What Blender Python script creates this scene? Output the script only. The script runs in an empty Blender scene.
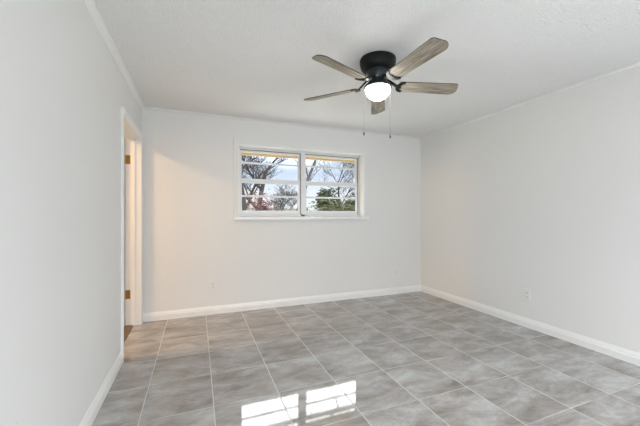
import bpy, bmesh, math, random
from mathutils import Vector, Matrix

C = bpy.context.scene.collection
SC = bpy.context.scene
rnd = random.Random(7)
PI = math.pi

# ------------------------------------------------------------------ room numbers (metres)
LX, RX, DY, BY, HZ = -0.581, 3.321, 4.017, -0.85, 2.44     # left, right, back, rear, ceiling
CAMZ = 1.2162

# ------------------------------------------------------------------ camera
cam_d = bpy.data.cameras.new('camera')
cam = bpy.data.objects.new('camera', cam_d)
C.objects.link(cam)
cam.location = (0, 0, CAMZ)
cam.rotation_euler = (PI / 2, 0, -0.37741)
cam_d.sensor_fit = 'HORIZONTAL'
cam_d.sensor_width = 36.0
cam_d.lens = 36.0 * 310.42 / 640.0
cam_d.shift_y = (214.79 - 213.0) / 640.0
cam_d.clip_start = 0.02
cam_d.clip_end = 300
SC.camera = cam

# ------------------------------------------------------------------ world: bright thin overcast, brighter towards the zenith
W = bpy.data.worlds.new('sky')
SC.world = W
W.use_nodes = True
wt = W.node_tree
wt.nodes.clear()
wo = wt.nodes.new('ShaderNodeOutputWorld')
wb = wt.nodes.new('ShaderNodeBackground')
tc = wt.nodes.new('ShaderNodeTexCoord')
sx = wt.nodes.new('ShaderNodeSeparateXYZ')
wt.links.new(tc.outputs['Generated'], sx.inputs[0])
rc = wt.nodes.new('ShaderNodeValToRGB')
e = rc.color_ramp.elements
e[0].position = 0.0; e[0].color = (0.90, 0.92, 0.96, 1)
e[1].position = 1.0; e[1].color = (1, 1, 1, 1)
for p_, c_ in ((0.06, (0.88, 0.92, 1.0, 1)), (0.13, (0.66, 0.76, 0.95, 1)), (0.22, (0.72, 0.82, 0.98, 1)), (0.4, (1, 1, 1, 1))):
    k_ = e.new(p_); k_.color = c_
dt = wt.nodes.new('ShaderNodeVectorMath'); dt.operation = 'DOT_PRODUCT'      # bright lobe added to the sky so the floor mirrors a bright window
dt.inputs[1].default_value = (0.223, 0.778, 0.588)
rs = wt.nodes.new('ShaderNodeMapRange'); rs.interpolation_type = 'SMOOTHSTEP'
rs.inputs['From Min'].default_value = 0.88
rs.inputs['From Max'].default_value = 0.975
rs.inputs['To Min'].default_value = 1.0
rs.inputs['To Max'].default_value = 14.0
wt.links.new(tc.outputs['Generated'], dt.inputs[0])
wt.links.new(sx.outputs['Z'], rc.inputs[0])
wt.links.new(dt.outputs['Value'], rs.inputs['Value'])
wt.links.new(rc.outputs[0], wb.inputs['Color'])
up = wt.nodes.new('ShaderNodeMapRange'); up.interpolation_type = 'SMOOTHSTEP'
up.inputs['From Min'].default_value = 0.20; up.inputs['From Max'].default_value = 0.42
up.inputs['To Min'].default_value = 1.0; up.inputs['To Max'].default_value = 5.4
wt.links.new(sx.outputs['Z'], up.inputs['Value'])
mxs = wt.nodes.new('ShaderNodeMath'); mxs.operation = 'MAXIMUM'
wt.links.new(rs.outputs[0], mxs.inputs[0]); wt.links.new(up.outputs[0], mxs.inputs[1])
wt.links.new(mxs.outputs[0], wb.inputs['Strength'])
wt.links.new(wb.outputs[0], wo.inputs['Surface'])

# ------------------------------------------------------------------ lights
def area(name, loc, rot, sx_, sy_, watts, col):
    d = bpy.data.lights.new(name, 'AREA')
    d.shape = 'RECTANGLE'; d.size = sx_; d.size_y = sy_; d.energy = watts; d.color = col
    o = bpy.data.objects.new(name, d); C.objects.link(o)
    o.location = loc; o.rotation_euler = rot
    return o
# unseen fill light added in the rear wall opening, stands in for daylight
area('rear_fill_light', (1.37, BY - 0.06, 1.0), (PI / 2, 0, 0), 3.2, 1.6, 41, (0.86, 0.925, 1.0))
# warm lamp in the hall beyond the open door
area('hall_lamp', (-5.0, 3.05, 2.15), (PI / 2, 0, -PI / 2), 0.4, 0.4, 62, (1.0, 0.68, 0.38))
# and the hall's ceiling light just beyond the door head
area('hall_ceiling_light', (-1.65, 3.1, HZ - 0.03), (0, 0, 0), 0.3, 0.3, 34, (1.0, 0.62, 0.32))

SC.view_settings.view_transform = 'Standard'
SC.view_settings.look = 'None'
SC.view_settings.gamma = 1.0
SC.view_settings.use_curve_mapping = False
SC.view_settings.exposure = 0.12

# ------------------------------------------------------------------ materials
def mat(name, col, rough=0.5, metal=0.0, spec=0.5):
    m = bpy.data.materials.new(name); m.use_nodes = True
    b = m.node_tree.nodes['Principled BSDF']
    b.inputs['Base Color'].default_value = (*col, 1)
    b.inputs['Roughness'].default_value = rough
    b.inputs['Metallic'].default_value = metal
    b.inputs['Specular IOR Level'].default_value = spec
    return m
def nd(m, t): return m.node_tree.nodes.new(t)
def lk(m, a, b): m.node_tree.links.new(a, b)
def bsdf(m): return m.node_tree.nodes['Principled BSDF']

def noise_var(m, c1, c2, scale=3.0, bump=0.0, bscale=60.0, bdist=0.01, detail=4.0, stretch=(1, 1, 1)):
    t = nd(m, 'ShaderNodeTexCoord'); mp = nd(m, 'ShaderNodeMapping')
    mp.inputs['Scale'].default_value = stretch
    lk(m, t.outputs['Object'], mp.inputs['Vector'])
    n = nd(m, 'ShaderNodeTexNoise'); n.inputs['Scale'].default_value = scale; n.inputs['Detail'].default_value = detail
    lk(m, mp.outputs[0], n.inputs['Vector'])
    mx = nd(m, 'ShaderNodeMix'); mx.data_type = 'RGBA'
    mx.inputs['A'].default_value = (*c1, 1); mx.inputs['B'].default_value = (*c2, 1)
    lk(m, n.outputs['Fac'], mx.inputs['Factor'])
    lk(m, mx.outputs['Result'], bsdf(m).inputs['Base Color'])
    if bump:
        n2 = nd(m, 'ShaderNodeTexNoise'); n2.inputs['Scale'].default_value = bscale; n2.inputs['Detail'].default_value = 3
        lk(m, t.outputs['Object'], n2.inputs['Vector'])
        bp = nd(m, 'ShaderNodeBump'); bp.inputs['Strength'].default_value = bump; bp.inputs['Distance'].default_value = bdist
        lk(m, n2.outputs['Fac'], bp.inputs['Height'])
        lk(m, bp.outputs[0], bsdf(m).inputs['Normal'])
    return m

M_wall = noise_var(mat('wall_paint', (0.76, 0.755, 0.73), 0.55, spec=0.25), (0.787, 0.785, 0.765), (0.772, 0.770, 0.750), 1.5, 0.05, 180, 0.002)
M_ceil = noise_var(mat('popcorn_ceiling', (0.72, 0.72, 0.71), 0.9, spec=0.1), (0.87, 0.87, 0.86), (0.92, 0.92, 0.91), 60, 0.8, 75, 0.02)
M_trim = noise_var(mat('white_trim_paint', (0.86, 0.86, 0.84), 0.3), (0.86, 0.86, 0.84), (0.83, 0.83, 0.81), 4)
M_alu = noise_var(mat('white_aluminium', (0.80, 0.81, 0.81), 0.35), (0.80, 0.81, 0.81), (0.75, 0.76, 0.76), 5)
M_gask = noise_var(mat('dark_gasket', (0.16, 0.16, 0.16), 0.6), (0.2, 0.2, 0.2), (0.12, 0.12, 0.12), 20)
M_plate = noise_var(mat('outlet_plastic', (0.80, 0.79, 0.76), 0.3), (0.80, 0.79, 0.76), (0.77, 0.76, 0.73), 10)
M_slot = noise_var(mat('slot_black', (0.05, 0.05, 0.05), 0.6), (0.05, 0.05, 0.05), (0.03, 0.03, 0.03), 10)
M_brass = noise_var(mat('aged_brass', (0.42, 0.27, 0.08), 0.35, 1.0), (0.5, 0.33, 0.10), (0.25, 0.15, 0.05), 40)
M_steel = noise_var(mat('screw_steel', (0.7, 0.7, 0.68), 0.25, 1.0), (0.75, 0.75, 0.72), (0.6, 0.6, 0.58), 30)
M_thresh = noise_var(mat('threshold_wood', (0.16, 0.10, 0.05), 0.45), (0.19, 0.12, 0.06), (0.10, 0.06, 0.03), 12, stretch=(6, 1, 6))
M_door = noise_var(mat('door_paint', (0.82, 0.80, 0.77), 0.4), (0.82, 0.80, 0.77), (0.79, 0.77, 0.74), 3)
M_bronze = noise_var(mat('matte_black_metal', (0.010, 0.012, 0.011), 0.45, 0.0, 0.2), (0.011, 0.013, 0.012), (0.007, 0.008, 0.008), 25)
M_pan = noise_var(mat('dark_slate_metal', (0.045, 0.06, 0.06), 0.32, 0.6), (0.05, 0.065, 0.065), (0.035, 0.048, 0.048), 18)
M_edge = noise_var(mat('blade_edge_dark', (0.05, 0.045, 0.04), 0.6), (0.06, 0.055, 0.05), (0.04, 0.035, 0.03), 20)
M_chain = noise_var(mat('pull_chain_metal', (0.3, 0.3, 0.29), 0.5, 0.0), (0.32, 0.32, 0.31), (0.24, 0.24, 0.23), 60)

# frosted globe with its lamp on
M_globe = mat('lit_frosted_glass', (1, 1, 1), 0.4)
_t = nd(M_globe, 'ShaderNodeTexCoord'); _n = nd(M_globe, 'ShaderNodeTexNoise'); _n.inputs['Scale'].default_value = 6
_mr = nd(M_globe, 'ShaderNodeMapRange'); _mr.inputs['To Min'].default_value = 36; _mr.inputs['To Max'].default_value = 40
lk(M_globe, _t.outputs['Object'], _n.inputs['Vector']); lk(M_globe, _n.outputs['Fac'], _mr.inputs['Value'])
bsdf(M_globe).inputs['Emission Color'].default_value = (1.0, 0.965, 0.90, 1)
lk(M_globe, _mr.outputs[0], bsdf(M_globe).inputs['Emission Strength'])

# weathered grey-brown wood, grain along local X
M_wood = mat('weathered_blade_wood', (0.3, 0.27, 0.23), 0.5)
t = nd(M_wood, 'ShaderNodeTexCoord'); mp = nd(M_wood, 'ShaderNodeMapping'); mp.inputs['Scale'].default_value = (3.0, 42, 8)
n = nd(M_wood, 'ShaderNodeTexNoise'); n.inputs['Scale'].default_value = 1.6; n.inputs['Detail'].default_value = 7; n.inputs['Roughness'].default_value = 0.65
r = nd(M_wood, 'ShaderNodeValToRGB'); e = r.color_ramp.elements
e[0].position = 0.30; e[0].color = (0.10, 0.08, 0.06, 1)
e[1].position = 0.72; e[1].color = (0.52, 0.48, 0.41, 1)
k_ = e.new(0.5); k_.color = (0.30, 0.26, 0.20, 1)
lk(M_wood, t.outputs['Object'], mp.inputs['Vector']); lk(M_wood, mp.outputs[0], n.inputs['Vector'])
lk(M_wood, n.outputs['Fac'], r.inputs[0]); lk(M_wood, r.outputs[0], bsdf(M_wood).inputs['Base Color'])

# glossy grey porcelain tiles on a square grid with pale grout
def floor_material():
    m = mat('grey_glossy_tile', (0.4, 0.4, 0.4), 0.1)
    TX, TY, X0, Y0 = 0.4175, 0.4235, 0.1, 2.08
    nt = m.node_tree
    def mathn(op, a, b=None):
        x = nd(m, 'ShaderNodeMath'); x.operation = op
        for i, v in enumerate((a, b)):
            if v is None: continue
            if isinstance(v, (int, float)): x.inputs[i].default_value = v
            else: lk(m, v, x.inputs[i])
        return x.outputs[0]
    tc = nd(m, 'ShaderNodeTexCoord'); sp = nd(m, 'ShaderNodeSeparateXYZ')
    lk(m, tc.outputs['Object'], sp.inputs[0])
    gx = mathn('DIVIDE', mathn('SUBTRACT', sp.outputs['X'], X0), TX)
    gy = mathn('DIVIDE', mathn('SUBTRACT', sp.outputs['Y'], Y0), TY)
    fx, fy = mathn('FLOOR', gx), mathn('FLOOR', gy)
    def edge(g, f, T):
        fr = mathn('SUBTRACT', g, f)
        return mathn('MULTIPLY', mathn('MINIMUM', fr, mathn('SUBTRACT', 1.0, fr)), T)
    def grout(d, lo, hi, amt):
        g = nd(m, 'ShaderNodeMapRange'); g.inputs['From Min'].default_value = lo; g.inputs['From Max'].default_value = hi
        g.inputs['To Min'].default_value = amt; g.inputs['To Max'].default_value = 0.0
        lk(m, d, g.inputs['Value']); return g.outputs[0]
    gnoise = nd(m, 'ShaderNodeTexNoise'); gnoise.inputs['Scale'].default_value = 2.2; gnoise.inputs['Detail'].default_value = 2
    lk(m, tc.outputs['Object'], gnoise.inputs['Vector'])
    gamt = nd(m, 'ShaderNodeMapRange'); gamt.inputs['From Min'].default_value = 0.38; gamt.inputs['From Max'].default_value = 0.62
    gamt.inputs['To Min'].default_value = 0.15; gamt.inputs['To Max'].default_value = 0.95
    lk(m, gnoise.outputs['Fac'], gamt.inputs['Value'])
    gfac = mathn('MAXIMUM', grout(edge(gx, fx, TX), 0.0018, 0.0038, 1.0), mathn('MULTIPLY', grout(edge(gy, fy, TY), 0.0014, 0.0034, 1.0), gamt.outputs[0]))
    gm = nd(m, 'ShaderNodeMath'); gm.operation = 'MINIMUM'; gm.inputs[1].default_value = 1.0
    lk(m, gfac, gm.inputs[0])
    cell = nd(m, 'ShaderNodeCombineXYZ'); lk(m, fx, cell.inputs[0]); lk(m, fy, cell.inputs[1])
    wn = nd(m, 'ShaderNodeTexWhiteNoise'); wn.noise_dimensions = '2D'; lk(m, cell.outputs[0], wn.inputs['Vector'])
    off = nd(m, 'ShaderNodeVectorMath'); off.operation = 'SCALE'; off.inputs['Scale'].default_value = 17.0
    lk(m, wn.outputs['Color'], off.inputs[0])
    ad = nd(m, 'ShaderNodeVectorMath'); ad.operation = 'ADD'
    lk(m, tc.outputs['Object'], ad.inputs[0]); lk(m, off.outputs[0], ad.inputs[1])
    mp = nd(m, 'ShaderNodeMapping'); mp.inputs['Scale'].default_value = (1.7, 3.7, 1.0); mp.inputs['Rotation'].default_value = (0, 0, 0.10)
    lk(m, ad.outputs[0], mp.inputs['Vector'])
    n1 = nd(m, 'ShaderNodeTexNoise'); n1.inputs['Scale'].default_value = 1.5; n1.inputs['Detail'].default_value = 7
    n1.inputs['Roughness'].default_value = 0.72; n1.inputs['Distortion'].default_value = 0.35
    lk(m, mp.outputs[0], n1.inputs['Vector'])
    r1 = nd(m, 'ShaderNodeValToRGB'); e = r1.color_ramp.elements
    e[0].position = 0.33; e[0].color = (0.190, 0.168, 0.150, 1)
    e[1].position = 0.66; e[1].color = (0.49, 0.49, 0.485, 1)
    k = e.new(0.43); k.color = (0.275, 0.256, 0.240, 1)
    k = e.new(0.53); k.color = (0.355, 0.344, 0.332, 1)
    lk(m, n1.outputs['Fac'], r1.inputs[0])
    # fine speckle
    n2 = nd(m, 'ShaderNodeTexNoise'); n2.inputs['Scale'].default_value = 45; n2.inputs['Detail'].default_value = 4
    lk(m, ad.outputs[0], n2.inputs['Vector'])
    mr = nd(m, 'ShaderNodeMapRange'); mr.inputs['To Min'].default_value = 0.88; mr.inputs['To Max'].default_value = 1.05
    lk(m, n2.outputs['Fac'], mr.inputs['Value'])
    ml = nd(m, 'ShaderNodeMix'); ml.data_type = 'RGBA'; ml.blend_type = 'MULTIPLY'; ml.inputs['Factor'].default_value = 1.0
    lk(m, r1.outputs[0], ml.inputs['A']); lk(m, mr.outputs[0], ml.inputs['B'])
    mg = nd(m, 'ShaderNodeMix'); mg.data_type = 'RGBA'
    lk(m, gm.outputs[0], mg.inputs['Factor']); lk(m, ml.outputs['Result'], mg.inputs['A'])
    mg.inputs['B'].default_value = (0.53, 0.52, 0.49, 1)
    lk(m, mg.outputs['Result'], bsdf(m).inputs['Base Color'])
    rr = nd(m, 'ShaderNodeMapRange'); rr.inputs['To Min'].default_value = 0.045; rr.inputs['To Max'].default_value = 0.6
    lk(m, gm.outputs[0], rr.inputs['Value']); lk(m, rr.outputs[0], bsdf(m).inputs['Roughness'])
    bp = nd(m, 'ShaderNodeBump'); bp.inputs['Strength'].default_value = 0.6; bp.inputs['Distance'].default_value = 0.002; bp.invert = True
    lk(m, gm.outputs[0], bp.inputs['Height']); lk(m, bp.outputs[0], bsdf(m).inputs['Normal'])
    bsdf(m).inputs['IOR'].default_value = 1.6
    return m
M_floor = floor_material()

# window glass: clear with a weak reflection
M_glass = bpy.data.materials.new('clear_glass'); M_glass.use_nodes = True
_nt = M_glass.node_tree; _nt.nodes.clear()
_o = _nt.nodes.new('ShaderNodeOutputMaterial'); _mx = _nt.nodes.new('ShaderNodeMixShader')
_tr = _nt.nodes.new('ShaderNodeBsdfTransparent'); _gl = _nt.nodes.new('ShaderNodeBsdfGlossy'); _fr = _nt.nodes.new('ShaderNodeFresnel')
_tr.inputs[0].default_value = (0.97, 0.985, 0.98, 1); _gl.inputs['Roughness'].default_value = 0.02; _fr.inputs['IOR'].default_value = 1.05
_nt.links.new(_fr.outputs[0], _mx.inputs[0]); _nt.links.new(_tr.outputs[0], _mx.inputs[1]); _nt.links.new(_gl.outputs[0], _mx.inputs[2])
_nt.links.new(_mx.outputs[0], _o.inputs[0])

# outdoors
M_soffit = noise_var(mat('tan_soffit_paint', (0.62, 0.50, 0.33), 0.7), (0.66, 0.54, 0.37), (0.50, 0.36, 0.20), 2.5, stretch=(1, 6, 1))
M_bounce = noise_var(mat('pale_bounce_surface', (0.62, 0.61, 0.58), 0.85), (0.74, 0.73, 0.70), (0.66, 0.65, 0.62), 3)  # pale surface of the added slab that bounces skylight indoors
M_roof = noise_var(mat('brown_shingle', (0.15, 0.12, 0.10), 0.9), (0.18, 0.15, 0.12), (0.10, 0.08, 0.07), 14)
M_siding = noise_var(mat('outer_siding', (0.5, 0.48, 0.44), 0.8), (0.52, 0.50, 0.46), (0.45, 0.43, 0.39), 4)
M_grass = noise_var(mat('winter_grass', (0.2, 0.2, 0.1), 0.95), (0.22, 0.21, 0.11), (0.13, 0.15, 0.07), 1.2, 0.5, 30, 0.05)
M_bark = noise_var(mat('grey_bark', (0.06, 0.05, 0.05), 0.9), (0.075, 0.062, 0.06), (0.035, 0.03, 0.03), 20)
M_bark2 = noise_var(mat('pale_grey_bark', (0.12, 0.11, 0.105), 0.9), (0.14, 0.128, 0.12), (0.08, 0.07, 0.068), 20)
M_leafg = noise_var(mat('evergreen_leaf', (0.07, 0.10, 0.04), 0.7), (0.07, 0.09, 0.04), (0.02, 0.035, 0.016), 3)
M_leafo = noise_var(mat('olive_leaf', (0.2, 0.2, 0.09), 0.7), (0.15, 0.15, 0.075), (0.08, 0.085, 0.04), 3)
M_leafr = noise_var(mat('russet_leaf', (0.24, 0.10, 0.09), 0.7), (0.20, 0.105, 0.10), (0.09, 0.045, 0.042), 4)
M_fence = noise_var(mat('grey_fence_board', (0.30, 0.28, 0.27), 0.85), (0.34, 0.32, 0.31), (0.22, 0.205, 0.20), 6, stretch=(8, 8, 1))
M_hwall = noise_var(mat('neighbour_wall', (0.33, 0.31, 0.30), 0.85), (0.24, 0.225, 0.22), (0.18, 0.165, 0.16), 5)
M_hroof = noise_var(mat('neighbour_shingle', (0.24, 0.22, 0.21), 0.9), (0.17, 0.155, 0.15), (0.11, 0.10, 0.098), 8)
M_hglass = noise_var(mat('neighbour_window_glass', (0.05, 0.06, 0.07), 0.1), (0.06, 0.07, 0.08), (0.04, 0.045, 0.05), 3)

# ------------------------------------------------------------------ mesh helpers
def box(bm, x0, x1, y0, y1, z0, z1, bev=0.0):
    g = bmesh.ops.create_cube(bm, size=1.0)
    vs = g['verts']
    for v in vs:
        v.co = Vector((x0 + (v.co.x + .5) * (x1 - x0), y0 + (v.co.y + .5) * (y1 - y0), z0 + (v.co.z + .5) * (z1 - z0)))
    if bev:
        es = list({e for v in vs for e in v.link_edges})
        bmesh.ops.bevel(bm, geom=es, offset=bev, segments=2, affect='EDGES', profile=0.6)
def prism(bm, prof, a, b, frame):
    """extrude closed 2-D profile from a to b; frame(p, q, s) -> Vector"""
    A = [bm.verts.new(frame(p, q, a)) for p, q in prof]
    B = [bm.verts.new(frame(p, q, b)) for p, q in prof]
    n = len(prof)
    for i in range(n):
        bm.faces.new((A[i], A[(i + 1) % n], B[(i + 1) % n], B[i]))
    bm.faces.new(A); bm.faces.new(B[::-1])
def lathe(bm, prof, seg=48, c=(0, 0), cap=True):
    rings = []
    for r_, z in prof:
        if r_ < 1e-6: rings.append([bm.verts.new((c[0], c[1], z))])
        else: rings.append([bm.verts.new((c[0] + r_ * math.cos(2 * PI * k / seg), c[1] + r_ * math.sin(2 * PI * k / seg), z)) for k in range(seg)])
    for A, B in zip(rings, rings[1:]):
        for k in range(seg):
            j = (k + 1) % seg
            if len(A) == 1: bm.faces.new((A[0], B[k], B[j]))
            elif len(B) == 1: bm.faces.new((A[k], B[0], A[j]))
            else: bm.faces.new((A[k], B[k], B[j], A[j]))
def tube(bm, p0, p1, r0, r1, seg=6, cap=False):
    d = (p1 - p0)
    if d.length < 1e-6: return
    d.normalize()
    u = d.cross(Vector((0, 0, 1)))
    if u.length < 1e-3: u = d.cross(Vector((1, 0, 0)))
    u.normalize(); v = d.cross(u)
    A, B = [], []
    for k in range(seg):
        a = 2 * PI * k / seg
        w = u * math.cos(a) + v * math.sin(a)
        A.append(bm.verts.new(p0 + w * r0)); B.append(bm.verts.new(p1 + w * r1))
    for k in range(seg):
        j = (k + 1) % seg
        bm.faces.new((A[k], A[j], B[j], B[k]))
    if cap:
        bm.faces.new(A[::-1]); bm.faces.new(B)
def obj(name, bm, m, parent=None, smooth=False, recalc=True):
    if recalc: bmesh.ops.recalc_face_normals(bm, faces=bm.faces[:])
    me = bpy.data.meshes.new(name); bm.to_mesh(me); bm.free()
    for x in (m if isinstance(m, (list, tuple)) else [m]): me.materials.append(x)
    if smooth:
        for p in me.polygons: p.use_smooth = True
    o = bpy.data.objects.new(name, me); C.objects.link(o)
    if parent is not None: o.parent = parent
    return o
def struct(name, bm, m, parent=None, **k):
    o = obj(name, bm, m, parent, **k)
    if parent is None: o['kind'] = 'structure'
    return o
def empty(name, loc, rz=0):
    o = bpy.data.objects.new(name, None); C.objects.link(o)
    o.location = loc; o.rotation_euler = (0, 0, rz); o.empty_display_size = 0.1
    return o
def tag(o, label, cat, group=None):
    o['label'] = label; o['category'] = cat
    if group: o['group'] = group
    return o
def smooth_by_angle(o, ang=35):
    for p in o.data.polygons: p.use_smooth = True
    o.data.set_sharp_from_angle(angle=math.radians(ang))

# ------------------------------------------------------------------ room shell
WT = 0.145                                                    # wall thickness
HX = -5.4                                                     # far end of the hall
WX0, WX1, WZ0, WZ1 = 0.497, 2.278, 1.187, 2.100               # window opening
DY0, DY1, DZ = 3.035, 3.925, 2.045                             # door opening in the left wall

bm = bmesh.new(); box(bm, HX, RX + 0.2, BY - 0.2, DY + 0.5, -0.15, 0.0)
fl = struct('floor', bm, M_floor)
bm = bmesh.new(); box(bm, HX, RX + 0.2, BY - 0.2, DY + 0.2, HZ, HZ + 0.12)
struct('ceiling', bm, M_ceil)
bm = bmesh.new()                                              # back wall around the window
box(bm, LX - WT, WX0 - 0.012, DY, DY + 0.2, 0, HZ); box(bm, WX1 + 0.012, RX + 0.2, DY, DY + 0.2, 0, HZ)
box(bm, WX0 - 0.012, WX1 + 0.012, DY, DY + 0.2, 0, WZ0 - 0.03); box(bm, WX0 - 0.012, WX1 + 0.012, DY, DY + 0.2, WZ1 + 0.012, HZ)
struct('wall_back', bm, M_wall)
bm = bmesh.new(); box(bm, RX, RX + 0.2, BY - 0.2, DY, 0, HZ)
struct('wall_right', bm, M_wall)
bm = bmesh.new()                                              # left wall around the door
box(bm, LX - WT, LX, BY - 0.2, DY0 - 0.02, 0, HZ); box(bm, LX - WT, LX, DY1 + 0.02, DY, 0, HZ)
box(bm, LX - WT, LX, DY0 - 0.02, DY1 + 0.02, DZ + 0.02, HZ)
struct('wall_left', bm, M_wall)
bm = bmesh.new()                                              # rear wall behind the camera, wide opening added to let light in
box(bm, LX, RX, BY - 0.2, BY, 0, 0.2); box(bm, LX, RX, BY - 0.2, BY, 2.3, HZ)
box(bm, LX, -0.28, BY - 0.2, BY, 0.2, 2.3); box(bm, 3.02, RX, BY - 0.2, BY, 0.2, 2.3)
struct('wall_rear', bm, M_wall)
bm = bmesh.new()                                              # hall beyond the door
box(bm, HX - 0.1, HX, 1.6, DY + 0.3, 0, HZ); box(bm, HX, LX - WT, 1.5, 1.6, 0, HZ); box(bm, HX, LX - WT, DY + 0.2, DY + 0.3, 0, HZ)
struct('wall_hall', bm, M_wall)

# baseboards
BP = [(0, 0), (0.015, 0), (0.015, 0.058), (0.0115, 0.064), (0.0115, 0.072), (0.005, 0.092), (0.004, 0.098), (0, 0.098)]
bm = bmesh.new(); prism(bm, BP, BY, DY0 - 0.062, lambda p, q, s: Vector((LX + p, s, q))); struct('baseboard_left', bm, M_trim)
bm = bmesh.new(); prism(bm, BP, LX, RX, lambda p, q, s: Vector((s, DY - p, q))); struct('baseboard_back', bm, M_trim)
bm = bmesh.new(); prism(bm, BP, BY, DY, lambda p, q, s: Vector((RX - p, s, q))); struct('baseboard_right', bm, M_trim)
# crown and cove trims
CP = [(0, -0.062), (0.007, -0.062), (0.009, -0.050), (0.016, -0.030), (0.024, -0.014), (0.030, -0.010), (0.030, 0), (0, 0)]
QP = [(0, -0.020), (0.004, -0.020)] + [(0.018 * math.sin(a) * 0.8 + 0.004, -0.018 * math.cos(a)) for a in (0.3, 0.7, 1.1)] + [(0.020, 0), (0, 0)]
bm = bmesh.new(); prism(bm, CP, BY, DY, lambda p, q, s: Vector((LX + p, s, HZ + q))); struct('trim_left', bm, M_trim)
bm = bmesh.new(); prism(bm, QP, LX, RX, lambda p, q, s: Vector((s, DY - p, HZ + q))); struct('trim_back', bm, M_wall)
bm = bmesh.new(); prism(bm, QP, BY, DY, lambda p, q, s: Vector((RX - p, s, HZ + q))); struct('trim_right', bm, M_wall)

# ------------------------------------------------------------------ door in the left wall
dr = empty('door_1', (LX, (DY0 + DY1) / 2, 0)); dr['kind'] = 'structure'
IM = Matrix.Translation((-LX, -(DY0 + DY1) / 2, 0))
def dobj(name, bm, m, parent=dr, **k):
    bmesh.ops.transform(bm, matrix=IM, verts=bm.verts[:]); return obj(name, bm, m, parent, **k)
CW, CT = 0.062, 0.018
bm = bmesh.new()
CASE = [(0, 0), (CW, 0), (CW, 0.018), (0.045, 0.018), (0.020, 0.012), (0.006, 0.010), (0, 0.008)]
prism(bm, CASE, 0, DZ + CW, lambda p, q, s: Vector((LX + q, DY0 - p, s)))
prism(bm, CASE, 0, DZ + CW, lambda p, q, s: Vector((LX + q, DY1 + p, s)))
prism(bm, CASE, DY0, DY1, lambda p, q, s: Vector((LX + q, s, DZ + p)))
dobj('door_casing', bm, M_trim)
bm = bmesh.new()
box(bm, LX - WT, LX, DY0 - 0.02, DY0, 0, DZ); box(bm, LX - WT, LX, DY1, DY1 + 0.02, 0, DZ); box(bm, LX - WT, LX, DY0 - 0.02, DY1 + 0.02, DZ, DZ + 0.02)
dobj('door_jamb', bm, M_trim)
bm = bmesh.new()
s0, s1 = LX - 0.092, LX - 0.052
box(bm, s0, s1, DY0, DY0 + 0.012, 0, DZ - 0.012, 0.002); box(bm, s0, s1, DY1 - 0.012, DY1, 0, DZ - 0.012, 0.002); box(bm, s0, s1, DY0, DY1, DZ - 0.012, DZ, 0.002)
dobj('door_stop', bm, M_trim)
bm = bmesh.new()                                              # leaf swung open into the hall, six raised panels
lx1, lx0 = LX - WT - 0.003, LX - WT - 0.003 - 0.86
ly0, ly1 = DY1 - 0.042, DY1 - 0.006
box(bm, lx0, lx1, ly0, ly1, 0.012, DZ - 0.004, 0.002)
leaf = dobj('door_leaf', bm, M_door)
for zz0, zz1 in ((0.22, 0.85), (1.0, 1.55), (1.66, 1.90)):
    for px0, px1 in ((0.11, 0.39), (0.47, 0.75)):
        bm = bmesh.new(); box(bm, lx0 + px0, lx0 + px1, ly0 - 0.006, ly0 + 0.001, zz0, zz1, 0.004)
        dobj('panel', bm, M_door, leaf)
bm = bmesh.new()
bmesh.ops.create_uvsphere(bm, u_segments=20, v_segments=12, radius=0.027, matrix=Matrix.Translation((lx0 + 0.06, ly0 - 0.045, 0.95)))
tube(bm, Vector((lx0 + 0.06, ly0 - 0.03, 0.95)), Vector((lx0 + 0.06, ly0, 0.95)), 0.012, 0.014, 12, True)
dobj('door_knob', bm, M_brass, leaf, smooth=True)
for hz in (1.82, 0.345):
    bm = bmesh.new()
    box(bm, LX - WT + 0.004, LX - WT + 0.048, DY1 - 0.0025, DY1 + 0.001, hz - 0.048, hz + 0.048, 0.001)
    tube(bm, Vector((LX - WT - 0.004, DY1 - 0.008, hz - 0.05)), Vector((LX - WT - 0.004, DY1 - 0.008, hz + 0.05)), 0.006, 0.006, 12, True)
    h = dobj('hinge', bm, M_brass)
    for sxx, sz in ((0.016, 0.03), (0.034, 0.014), (0.016, -0.012), (0.034, -0.03)):
        bm = bmesh.new(); tube(bm, Vector((LX - WT + sxx, DY1 - 0.0025, hz + sz)), Vector((LX - WT + sxx, DY1 - 0.004, hz + sz)), 0.004, 0.003, 10, True)
        dobj('screw', bm, M_slot, h)
bm = bmesh.new()
prism(bm, [(-0.16, 0), (-0.062, 0), (-0.066, 0.006), (-0.075, 0.010), (-0.15, 0.010), (-0.16, 0.004)], DY0, DY1, lambda p, q, s: Vector((LX + p, s, q)))
dobj('threshold', bm, M_thresh)

# ------------------------------------------------------------------ window in the back wall
wn = empty('window_1', ((WX0 + WX1) / 2, DY, WZ0)); wn['kind'] = 'structure'
WM = Matrix.Translation((-(WX0 + WX1) / 2, -DY, -WZ0))
def wobj(name, bm, m, parent=wn, **k):
    bmesh.ops.transform(bm, matrix=WM, verts=bm.verts[:]); return obj(name, bm, m, parent, **k)
bm = bmesh.new()                                              # flat casing painted like the wall
box(bm, WX0 - 0.072, WX0 - 0.004, DY - 0.013, DY, WZ0 - 0.006, WZ1 + 0.086, 0.002)
box(bm, WX1 + 0.004, WX1 + 0.062, DY - 0.013, DY, WZ0 - 0.006, WZ1 + 0.086, 0.002)
box(bm, WX0 - 0.072, WX1 + 0.062, DY - 0.0125, DY, WZ1 + 0.004, WZ1 + 0.086, 0.002)
wobj('window_casing', bm, M_wall)
bm = bmesh.new()                                              # white lining boards of the opening
FY = DY + 0.118                                               # room face of the metal frame
box(bm, WX1 - 0.0, WX1 + 0.012, DY - 0.014, FY + 0.07, WZ0, WZ1); box(bm, WX0 - 0.012, WX0, DY - 0.014, FY + 0.07, WZ0, WZ1)
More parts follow.
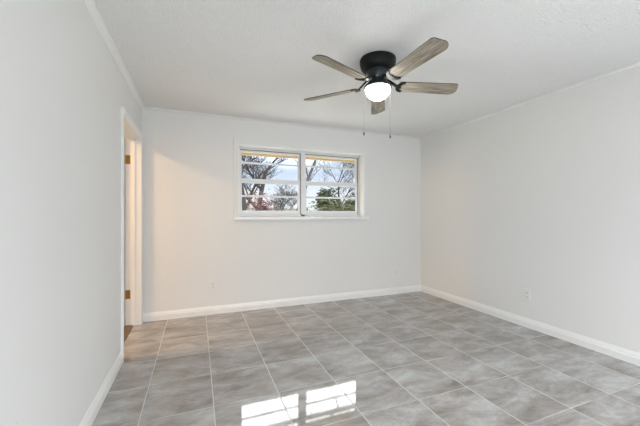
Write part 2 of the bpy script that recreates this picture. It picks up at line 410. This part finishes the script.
box(bm, WX0 - 0.012, WX1 + 0.012, DY - 0.014, FY + 0.07, WZ1, WZ1 + 0.012)
wobj('window_lining', bm, M_trim)
bm = bmesh.new()
box(bm, WX0 - 0.075, WX1 + 0.075, DY - 0.042, DY + 0.0, WZ0 - 0.036, WZ0, 0.004)
box(bm, WX0 - 0.001, WX1 + 0.001, DY - 0.01, FY + 0.07, WZ0 - 0.03, WZ0)
wobj('window_stool', bm, M_trim)
FX0, FX1 = WX0 + 0.001, WX1 - 0.004
MX0, MX1 = 1.350, 1.408
FZ0, FZ1 = WZ0 + 0.004, WZ1 - 0.004
bm = bmesh.new()                                              # outer aluminium frame
box(bm, FX0, FX0 + 0.022, FY, FY + 0.06, FZ0, FZ1, .001); box(bm, FX1 - 0.016, FX1, FY, FY + 0.06, FZ0, FZ1, .001)
box(bm, FX0, FX1, FY, FY + 0.06, FZ1 - 0.022, FZ1, .001); box(bm, FX0, FX1, FY - 0.012, FY + 0.06, FZ0, FZ0 + 0.030, .001)
wobj('window_frame', bm, M_alu)
bm = bmesh.new(); box(bm, MX0, MX1, FY - 0.012, FY + 0.06, FZ0, FZ1, .003); wobj('mullion', bm, M_alu)
bm = bmesh.new()                                              # dark weatherstrip seams round the units
for a0, a1 in ((FX0 + 0.022, MX0), (MX1, FX1 - 0.016)):
    box(bm, a0, a1, FY + 0.002, FY + 0.02, FZ1 - 0.032, FZ1 - 0.0215)
    box(bm, a1 - 0.009, a1, FY + 0.002, FY + 0.02, FZ0 + 0.03, FZ1 - 0.022)
wobj('weatherstrip', bm, M_gask)
for a0, a1 in ((FX0 + 0.022, MX0 - 0.009), (MX1 + 0.002, FX1 - 0.025)):
    for lower in (True, False):
        z0, z1 = (FZ0 + 0.03, 1.690) if lower else (1.640, FZ1 - 0.032)
        yy = FY + (0.006 if lower else 0.030)
        st = 0.026
        br, tr = (0.050, 0.058) if lower else (0.055, 0.020)
        bm = bmesh.new()
        box(bm, a0, a0 + st, yy, yy + 0.022, z0, z1, .002); box(bm, a1 - st, a1, yy, yy + 0.022, z0, z1, .002)
        box(bm, a0 + st, a1 - st, yy, yy + 0.022, z0, z0 + br, .002); box(bm, a0 + st, a1 - st, yy, yy + 0.022, z1 - tr, z1, .002)
        s = wobj('sash', bm, M_alu)
        zm = 1.462 if lower else 1.904
        bm = bmesh.new(); box(bm, a0 + st, a1 - st, yy + 0.002, yy + 0.020, zm - 0.013, zm + 0.013, .002); wobj('muntin', bm, M_alu, s)
        for q0, q1 in ((z0 + br, zm - 0.013), (zm + 0.013, z1 - tr)):
            bm = bmesh.new(); box(bm, a0 + st - 0.004, a1 - st + 0.004, yy + 0.010, yy + 0.013, q0 - 0.004, q1 + 0.004); wobj('pane', bm, M_glass, s)
    bm = bmesh.new(); xm = (a0 + a1) / 2
    box(bm, xm - 0.03, xm + 0.03, FY - 0.004, FY + 0.01, 1.690, 1.704, 0.003); wobj('sash_lock', bm, M_alu)

# ------------------------------------------------------------------ outlets
def outlet(loc, rz, label):
    """faces local -Y"""
    t = tag(empty('wall_outlet', loc, rz), label, 'outlet', 'wall outlets')
    bm = bmesh.new(); box(bm, -0.037, 0.037, -0.007, 0.0, -0.060, 0.060, 0.003); obj('wall_plate', bm, M_plate, t)
    for dz in (0.021, -0.021):
        bm = bmesh.new(); box(bm, -0.017, 0.017, -0.0095, -0.006, dz - 0.0145, dz + 0.0145, 0.003); rcp = obj('receptacle', bm, M_plate, t)
        for q in (-0.007, 0.007):
            bm = bmesh.new(); box(bm, q - 0.0013, q + 0.0013, -0.0100, -0.0094, dz - 0.003, dz + 0.007); obj('slot', bm, M_slot, rcp)
        bm = bmesh.new(); box(bm, -0.0025, 0.0025, -0.0100, -0.0094, dz - 0.011, dz - 0.006); obj('ground_slot', bm, M_slot, rcp)
    bm = bmesh.new(); tube(bm, Vector((0, -0.0065, 0)), Vector((0, -0.0085, 0)), 0.0035, 0.003, 12, True); obj('screw', bm, M_steel, t)
    return t
outlet((0.183, DY, 0.355), 0, 'white outlet plate on the back wall below the left end of the window')
outlet((2.884, DY, 0.355), 0, 'white outlet plate on the back wall near the right corner')
outlet((RX, 2.294, 0.355), -PI / 2, 'white outlet plate low on the right wall')
outlet((LX, 1.351, 0.438), PI / 2, 'white outlet plate low on the left wall, cut by the photo bottom')

# ------------------------------------------------------------------ ceiling fan
FC = (1.3239, 2.1053)
fan = tag(empty('ceiling_fan', (FC[0], FC[1], HZ)), 'black flush-mount ceiling fan with five weathered wood blades and a lit globe', 'ceiling fan')
def zz(z): return z - HZ
bm = bmesh.new()
lathe(bm, [(0, zz(2.44)), (0.128, zz(2.44)), (0.138, zz(2.436)), (0.1405, zz(2.428)), (0.140, zz(2.405)), (0.136, zz(2.385)), (0.130, zz(2.366)), (0.118, zz(2.352)), (0.100, zz(2.345)), (0.0, zz(2.345))])
o = obj('motor_housing', bm, M_bronze, fan); smooth_by_angle(o)
bm = bmesh.new()
lathe(bm, [(0, zz(2.346)), (0.090, zz(2.346)), (0.090, zz(2.328)), (0.078, zz(2.318)), (0.068, zz(2.300)), (0.066, zz(2.282)), (0.072, zz(2.262)), (0.086, zz(2.244)), (0.101, zz(2.232)), (0.107, zz(2.224)), (0.107, zz(2.212)), (0.100, zz(2.209)), (0.0, zz(2.212))])
o = obj('light_fitter', bm, M_pan, fan); smooth_by_angle(o)
for k in range(8):
    a = 2 * PI * k / 8 + 0.2
    bm = bmesh.new()
    bmesh.ops.create_uvsphere(bm, u_segments=10, v_segments=6, radius=0.0052, matrix=Matrix.Translation((0.073 * math.cos(a), 0.073 * math.sin(a), zz(2.268 + 0.018 * (k % 2)))))
    obj('screw', bm, M_steel, o, smooth=True)
bm = bmesh.new()
prof = [(0.094, zz(2.216))] + [(0.097 * math.cos(a) ** 0.9, zz(2.212) - 0.092 * math.sin(a)) for a in [PI / 2 * i / 14 for i in range(14)]] + [(0, zz(2.120))]
lathe(bm, prof)
obj('light_globe', bm, M_globe, fan, smooth=True)

R0, R1, BZ = 0.165, 0.655, zz(2.236)
PITCH = math.radians(-14)
def blade_mesh():
    bm = bmesh.new()
    pts = []
    w0, w1 = 0.056, 0.068
    n = 8
    # root end (rounded corners), long edges, tip with one generous round corner
    def corner(cx, cy, rr, a0, a1, m=6):
        return [(cx + rr * math.cos(a0 + (a1 - a0) * i / m), cy + rr * math.sin(a0 + (a1 - a0) * i / m)) for i in range(m + 1)]
    pts += corner(R0 + 0.02, -w0 + 0.02, 0.02, PI, 1.5 * PI)
    pts += corner(R1 - 0.035, -w1 + 0.030, 0.030, 1.5 * PI, 2 * PI - 0.2)
    pts += corner(R1 - 0.042, w1 - 0.055, 0.055, 0.0, 0.5 * PI)
    pts += corner(R0 + 0.02, w0 - 0.02, 0.02, 0.5 * PI, PI)
    top = [bm.verts.new((x, y, 0.003)) for x, y in pts]
    bot = [bm.verts.new((x, y, -0.003)) for x, y in pts]
    f1 = bm.faces.new(top); f2 = bm.faces.new(bot[::-1])
    f1.material_index = f2.material_index = 0
    for i in range(len(pts)):
        j = (i + 1) % len(pts)
        f = bm.faces.new((top[j], top[i], bot[i], bot[j])); f.material_index = 1
    return bm
def bracket_mesh():
    bm = bmesh.new()
    # curved arm from the hub, forked flange under the blade root
    arm = [(0.070, 0.050), (0.100, 0.036), (0.130, 0.014), (0.160, -0.006), (0.185, -0.009)]
    for (xa, za), (xb, zb) in zip(arm, arm[1:]):
        wa, wb = 0.014, 0.014
        v = []
        for x, z_, w_ in ((xa, za, wa), (xb, zb, wb)):
            v += [bm.verts.new((x, -w_, z_)), bm.verts.new((x, w_, z_)), bm.verts.new((x, w_, z_ + 0.007)), bm.verts.new((x, -w_, z_ + 0.007))]
        for q in ((0, 1, 5, 4), (1, 2, 6, 5), (2, 3, 7, 6), (3, 0, 4, 7), (3, 2, 1, 0), (4, 5, 6, 7)): bm.faces.new([v[i] for i in q])
    # crescent flange hugging the root edge with two prongs
    ns = 16
    ring = []
    for i in range(ns + 1):
        a = -1.45 + 2.9 * i / ns
        cx, rr = 0.215, 0.057
        x, y = cx - rr * math.cos(a), rr * math.sin(a)
        th = 0.015 * math.cos(a * 0.95) + 0.006
        nx, ny = math.cos(a), -math.sin(a)
        ring.append([bm.verts.new((x - nx * th * .5, y - ny * th * .5, -0.0095)), bm.verts.new((x + nx * th, y + ny * th, -0.0095)),
                     bm.verts.new((x + nx * th, y + ny * th, -0.0032)), bm.verts.new((x - nx * th * .5, y - ny * th * .5, -0.0032))])
    for A, B in zip(ring, ring[1:]):
        for i in range(4):
            j = (i + 1) % 4; bm.faces.new((A[i], A[j], B[j], B[i]))
    bm.faces.new(ring[0]); bm.faces.new(ring[-1][::-1])
    return bm
blade0 = obj('blade', blade_mesh(), [M_wood, M_edge], fan, recalc=True)
brack0 = obj('blade_bracket', bracket_mesh(), M_bronze, blade0)
scr0 = []
for sx_, sy_ in ((0.185, 0.0), (0.205, 0.045), (0.205, -0.045)):
    bm = bmesh.new(); tube(bm, Vector((sx_, sy_, -0.0094)), Vector((sx_, sy_, -0.012)), 0.005, 0.004, 10, True)
    scr0.append(obj('screw', bm, M_bronze, blade0))
blades = [blade0]
for k in range(1, 5):
    b = blade0.copy(); C.objects.link(b); b.parent = fan
    for ch in [brack0] + scr0:
        c2 = ch.copy(); C.objects.link(c2); c2.parent = b
    blades.append(b)
for k, b in enumerate(blades):
    b.matrix_local = Matrix.Translation((0, 0, BZ)) @ Matrix.Rotation(math.radians(57.5 + 72 * k), 4, 'Z') @ Matrix.Rotation(math.radians((0.5, 0, 0, -1.4, 0)[k]), 4, 'Y') @ Matrix.Rotation(PITCH, 4, 'X')
# pull chains hang on the two sides of the fitter
fwd = Vector((0.36851, 0.92962, 0)); rgt = Vector((0.92962, -0.36851, 0))
for dx, zb in ((-0.109, 1.868), (0.098, 1.845)):
    p = rgt * dx
    bm = bmesh.new(); z = zz(2.250)
    tube(bm, Vector((p.x, p.y, zz(2.225))), Vector((p.x, p.y, zz(zb))), 0.0006, 0.0006, 6, True)
    zc = 2.222
    while zc > zb:
        bmesh.ops.create_icosphere(bm, subdivisions=1, radius=0.0012, matrix=Matrix.Translation((p.x, p.y, zz(zc)))); zc -= 0.0065
    ch = obj('pull_chain', bm, M_chain, fan, smooth=True)
    bm = bmesh.new()
    lathe(bm, [(0, zz(zb + 0.004)), (0.003, zz(zb + 0.002)), (0.0045, zz(zb - 0.008)), (0.0055, zz(zb - 0.018)), (0.004, zz(zb - 0.025)), (0, zz(zb - 0.027))], 12, (p.x, p.y))
    obj('fob', bm, M_bronze, ch, smooth=True)

# ------------------------------------------------------------------ outside
GZ = -0.35
bm = bmesh.new(); box(bm, -60, 80, DY + 0.5, 110, GZ - 0.2, GZ); struct('ground', bm, M_grass)
bm = bmesh.new(); box(bm, -3.0, 6.5, DY + 0.5, 7.6, GZ, GZ + 0.06, 0.01); struct('bounce_slab', bm, M_bounce)  # unseen slab added below the window to bounce daylight up to the ceiling
bm = bmesh.new()                                              # own house outer wall skin and roof overhang
EY = 4.66
box(bm, HX, WX0 - 0.02, DY + 0.2, DY + 0.24, GZ, 2.16); box(bm, WX1 + 0.02, RX + 3, DY + 0.2, DY + 0.24, GZ, 2.16)
box(bm, WX0 - 0.02, WX1 + 0.02, DY + 0.2, DY + 0.24, GZ, WZ0 - 0.02); box(bm, WX0 - 0.02, WX1 + 0.02, DY + 0.2, DY + 0.24, WZ1 + 0.0, 2.16)
struct('wall_outer', bm, M_siding)
ev = empty('roof_eave', (1.4, EY, 2.10)); ev['kind'] = 'structure'
EM = Matrix.Translation((-1.4, -EY, -2.10))
def eobj(name, bm, m):
    bmesh.ops.transform(bm, matrix=EM, verts=bm.verts[:]); return obj(name, bm, m, ev)
bm = bmesh.new(); box(bm, HX, RX + 3, DY + 0.24, EY - 0.0, 2.13, 2.145); eobj('soffit', bm, M_soffit)
bm = bmesh.new(); box(bm, HX, RX + 3, EY, EY + 0.025, 2.095, 2.25, 0.002); eobj('fascia', bm, M_soffit)
bm = bmesh.new(); prism(bm, [(EY + 0.05, 2.25), (EY + 0.05, 2.27), (DY - 1.0, 3.0), (DY - 1.0, 2.97)], HX, RX + 3, lambda p, q, s: Vector((s, p, q))); eobj('roof_slope', bm, M_roof)

def bare_tree(name, x, y, height, r, lean, seed, label, bark, levels=5, spread=0.6, fork=1, group='trees beyond the window'):
    R = random.Random(seed)
    t = tag(empty(name, (x, y, GZ)), label, 'tree', group)
    bm = bmesh.new()
    tw = bmesh.new()
    def grow(p, d, L, rad, lev):
        n = 4 if lev > 1 else 3
        tgt = bm if lev >= levels - 1 else tw
        for i in range(n):
            d2 = (d + Vector((R.uniform(-1, 1), R.uniform(-1, 1), R.uniform(-0.5, 0.7))) * (0.06 if lev == levels else 0.20)).normalized()
            q = p + d2 * (L / n)
            r2 = max(0.0055, rad * (1 - 0.42 * (i + 1) / n))
            tube(tgt, p, q, rad * (1 - 0.42 * i / n), r2, 7 if lev >= levels - 1 else (5 if lev > 1 else 3))
            if lev > 0 and (i > 0 or lev < levels):
                for _ in range(1 if lev > 2 else 2):
                    a = R.uniform(0, 2 * PI)
                    side = Vector((math.cos(a), math.sin(a), R.uniform(0.0, 0.7))) * spread
                    grow(q, (d2 * 0.55 + side).normalized(), L * R.uniform(0.5, 0.72), r2 * 0.62, lev - 1)
            p, d = q, d2
    for k in range(fork):
        ln = Vector((lean + (k - (fork - 1) / 2) * 0.14, 0, 1)).normalized()
        grow(Vector((0.30 * (k - (fork - 1) / 2), 0, 0)), ln, height * 0.62, r, levels)
    obj('trunk', bm, bark, t, smooth=True)
    o = obj('twigs', tw, bark, t, smooth=True); o['kind'] = 'stuff'
    return t
def shrub(name, x, y, w, h, seed, label, leaf, n=2600, s=0.09, group=None, cat='shrub', d=None):
    R = random.Random(seed)
    t = tag(empty(name, (x, y, GZ)), label, cat, group)
    d = d or w
    bm = bmesh.new()
    blobs = [(R.uniform(-.32, .32) * w, R.uniform(-.3, .3) * d, R.uniform(0.3, 0.78) * h, R.uniform(.2, .34)) for _ in range(16)]
    for i in range(n):
        bx, by, bz, br = blobs[i % len(blobs)]
        v = Vector((R.gauss(0, 1), R.gauss(0, 1), R.gauss(0, 1))).normalized() * br * R.uniform(.7, 1.05)
        p = Vector((bx + v.x * w, by + v.y * d, max(0.05, bz + v.z * h * .75)))
        m_ = Matrix.Translation(p) @ Matrix.Rotation(R.uniform(0, 6.3), 4, 'Z') @ Matrix.Rotation(R.uniform(-1.3, 1.3), 4, 'X')
        ss = s * R.uniform(.6, 1.3)
        vs = [bm.verts.new(m_ @ Vector(c)) for c in ((-ss, 0, 0), (0, -ss * .45, 0.02), (ss, 0, 0), (0, ss * .45, 0.02))]
        bm.faces.new(vs)
    obj('foliage', bm, leaf, t, recalc=False)
    bm = bmesh.new()
    for bx, by, bz, br in blobs[:8]:
        tube(bm, Vector((bx * .2, by * .2, 0)), Vector((bx, by, bz)), 0.035, 0.012, 6)
    obj('stem', bm, M_bark, t)
    return t

bare_tree('bare_tree', 2.35, 14.4, 5.8, 0.15, 0.0, 3, 'large bare tree with a dark forked trunk seen through the left half of the window', M_bark, 5, 0.75, 2)
bare_tree('bare_tree', 1.95, 8.4, 6.0, 0.06, 0.45, 12, 'slanting bare tree leaning right, seen beside the window mullion', M_bark, 3, 0.45)
bare_tree('bare_tree', 8.9, 18.9, 6.0, 0.09, 0.0, 21, 'grey twiggy bare tree standing behind the evergreen shrubs', M_bark, 5, 0.6)
bare_tree('bare_tree', 4.5, 18.4, 3.0, 0.05, 0.05, 33, 'low bare tree right of the forked tree, in front of the grey fence', M_bark, 5, 0.75)
shrub('evergreen_shrub', 6.75, 15.4, 1.5, 3.3, 1, 'dark evergreen shrub seen left in the right half of the window', M_leafg, 2600, 0.10, 'evergreen shrubs')
shrub('evergreen_shrub', 8.45, 16.0, 1.5, 3.2, 2, 'dark evergreen shrub seen at the right edge of the window', M_leafg, 2600, 0.10, 'evergreen shrubs')
shrub('russet_shrub', 2.0, 10.2, 0.85, 2.5, 4, 'russet-leaved shrub in front of the forked tree trunk', M_leafr, 1500, 0.05)
shrub('clipped_hedge', 4.95, 10.8, 2.6, 2.2, 5, 'low olive hedge below the evergreen shrubs', M_leafo, 4200, 0.06, None, 'hedge', 0.8)

hs = tag(empty('neighbour_house', (2.6, 27.0, GZ)), 'grey neighbouring house behind the forked tree at the window left edge', 'house')
bm = bmesh.new(); box(bm, -4.0, 2.0, 0, 6, 0, 2.2); obj('wall', bm, M_hwall, hs)
bm = bmesh.new(); prism(bm, [(-0.5, 2.15), (6.5, 2.15), (3.0, 3.9)], -4.4, 2.4, lambda p, q, s: Vector((s, p, q))); obj('roof', bm, M_hroof, hs)
for wx in (-2.6, -0.2):
    bm = bmesh.new(); box(bm, wx, wx + 1.0, -0.03, 0.02, 0.9, 1.9); obj('house_window', bm, M_hglass, hs)
fe = tag(empty('wooden_fence', (6.2, 21.0, GZ)), 'grey board fence low behind the bare trees', 'fence')
bm = bmesh.new()
for i in range(36):
    box(bm, -4.2 + i * 0.15, -4.2 + i * 0.15 + 0.14, 0, 0.02, 0.03, 2.02 + 0.02 * math.sin(i * 2.1))
obj('board_panel', bm, M_fence, fe)
for i in range(4):
    bm = bmesh.new(); box(bm, -4.2 + i * 1.75, -4.1 + i * 1.75, 0.022, 0.11, 0, 2.05); obj('post', bm, M_fence, fe)
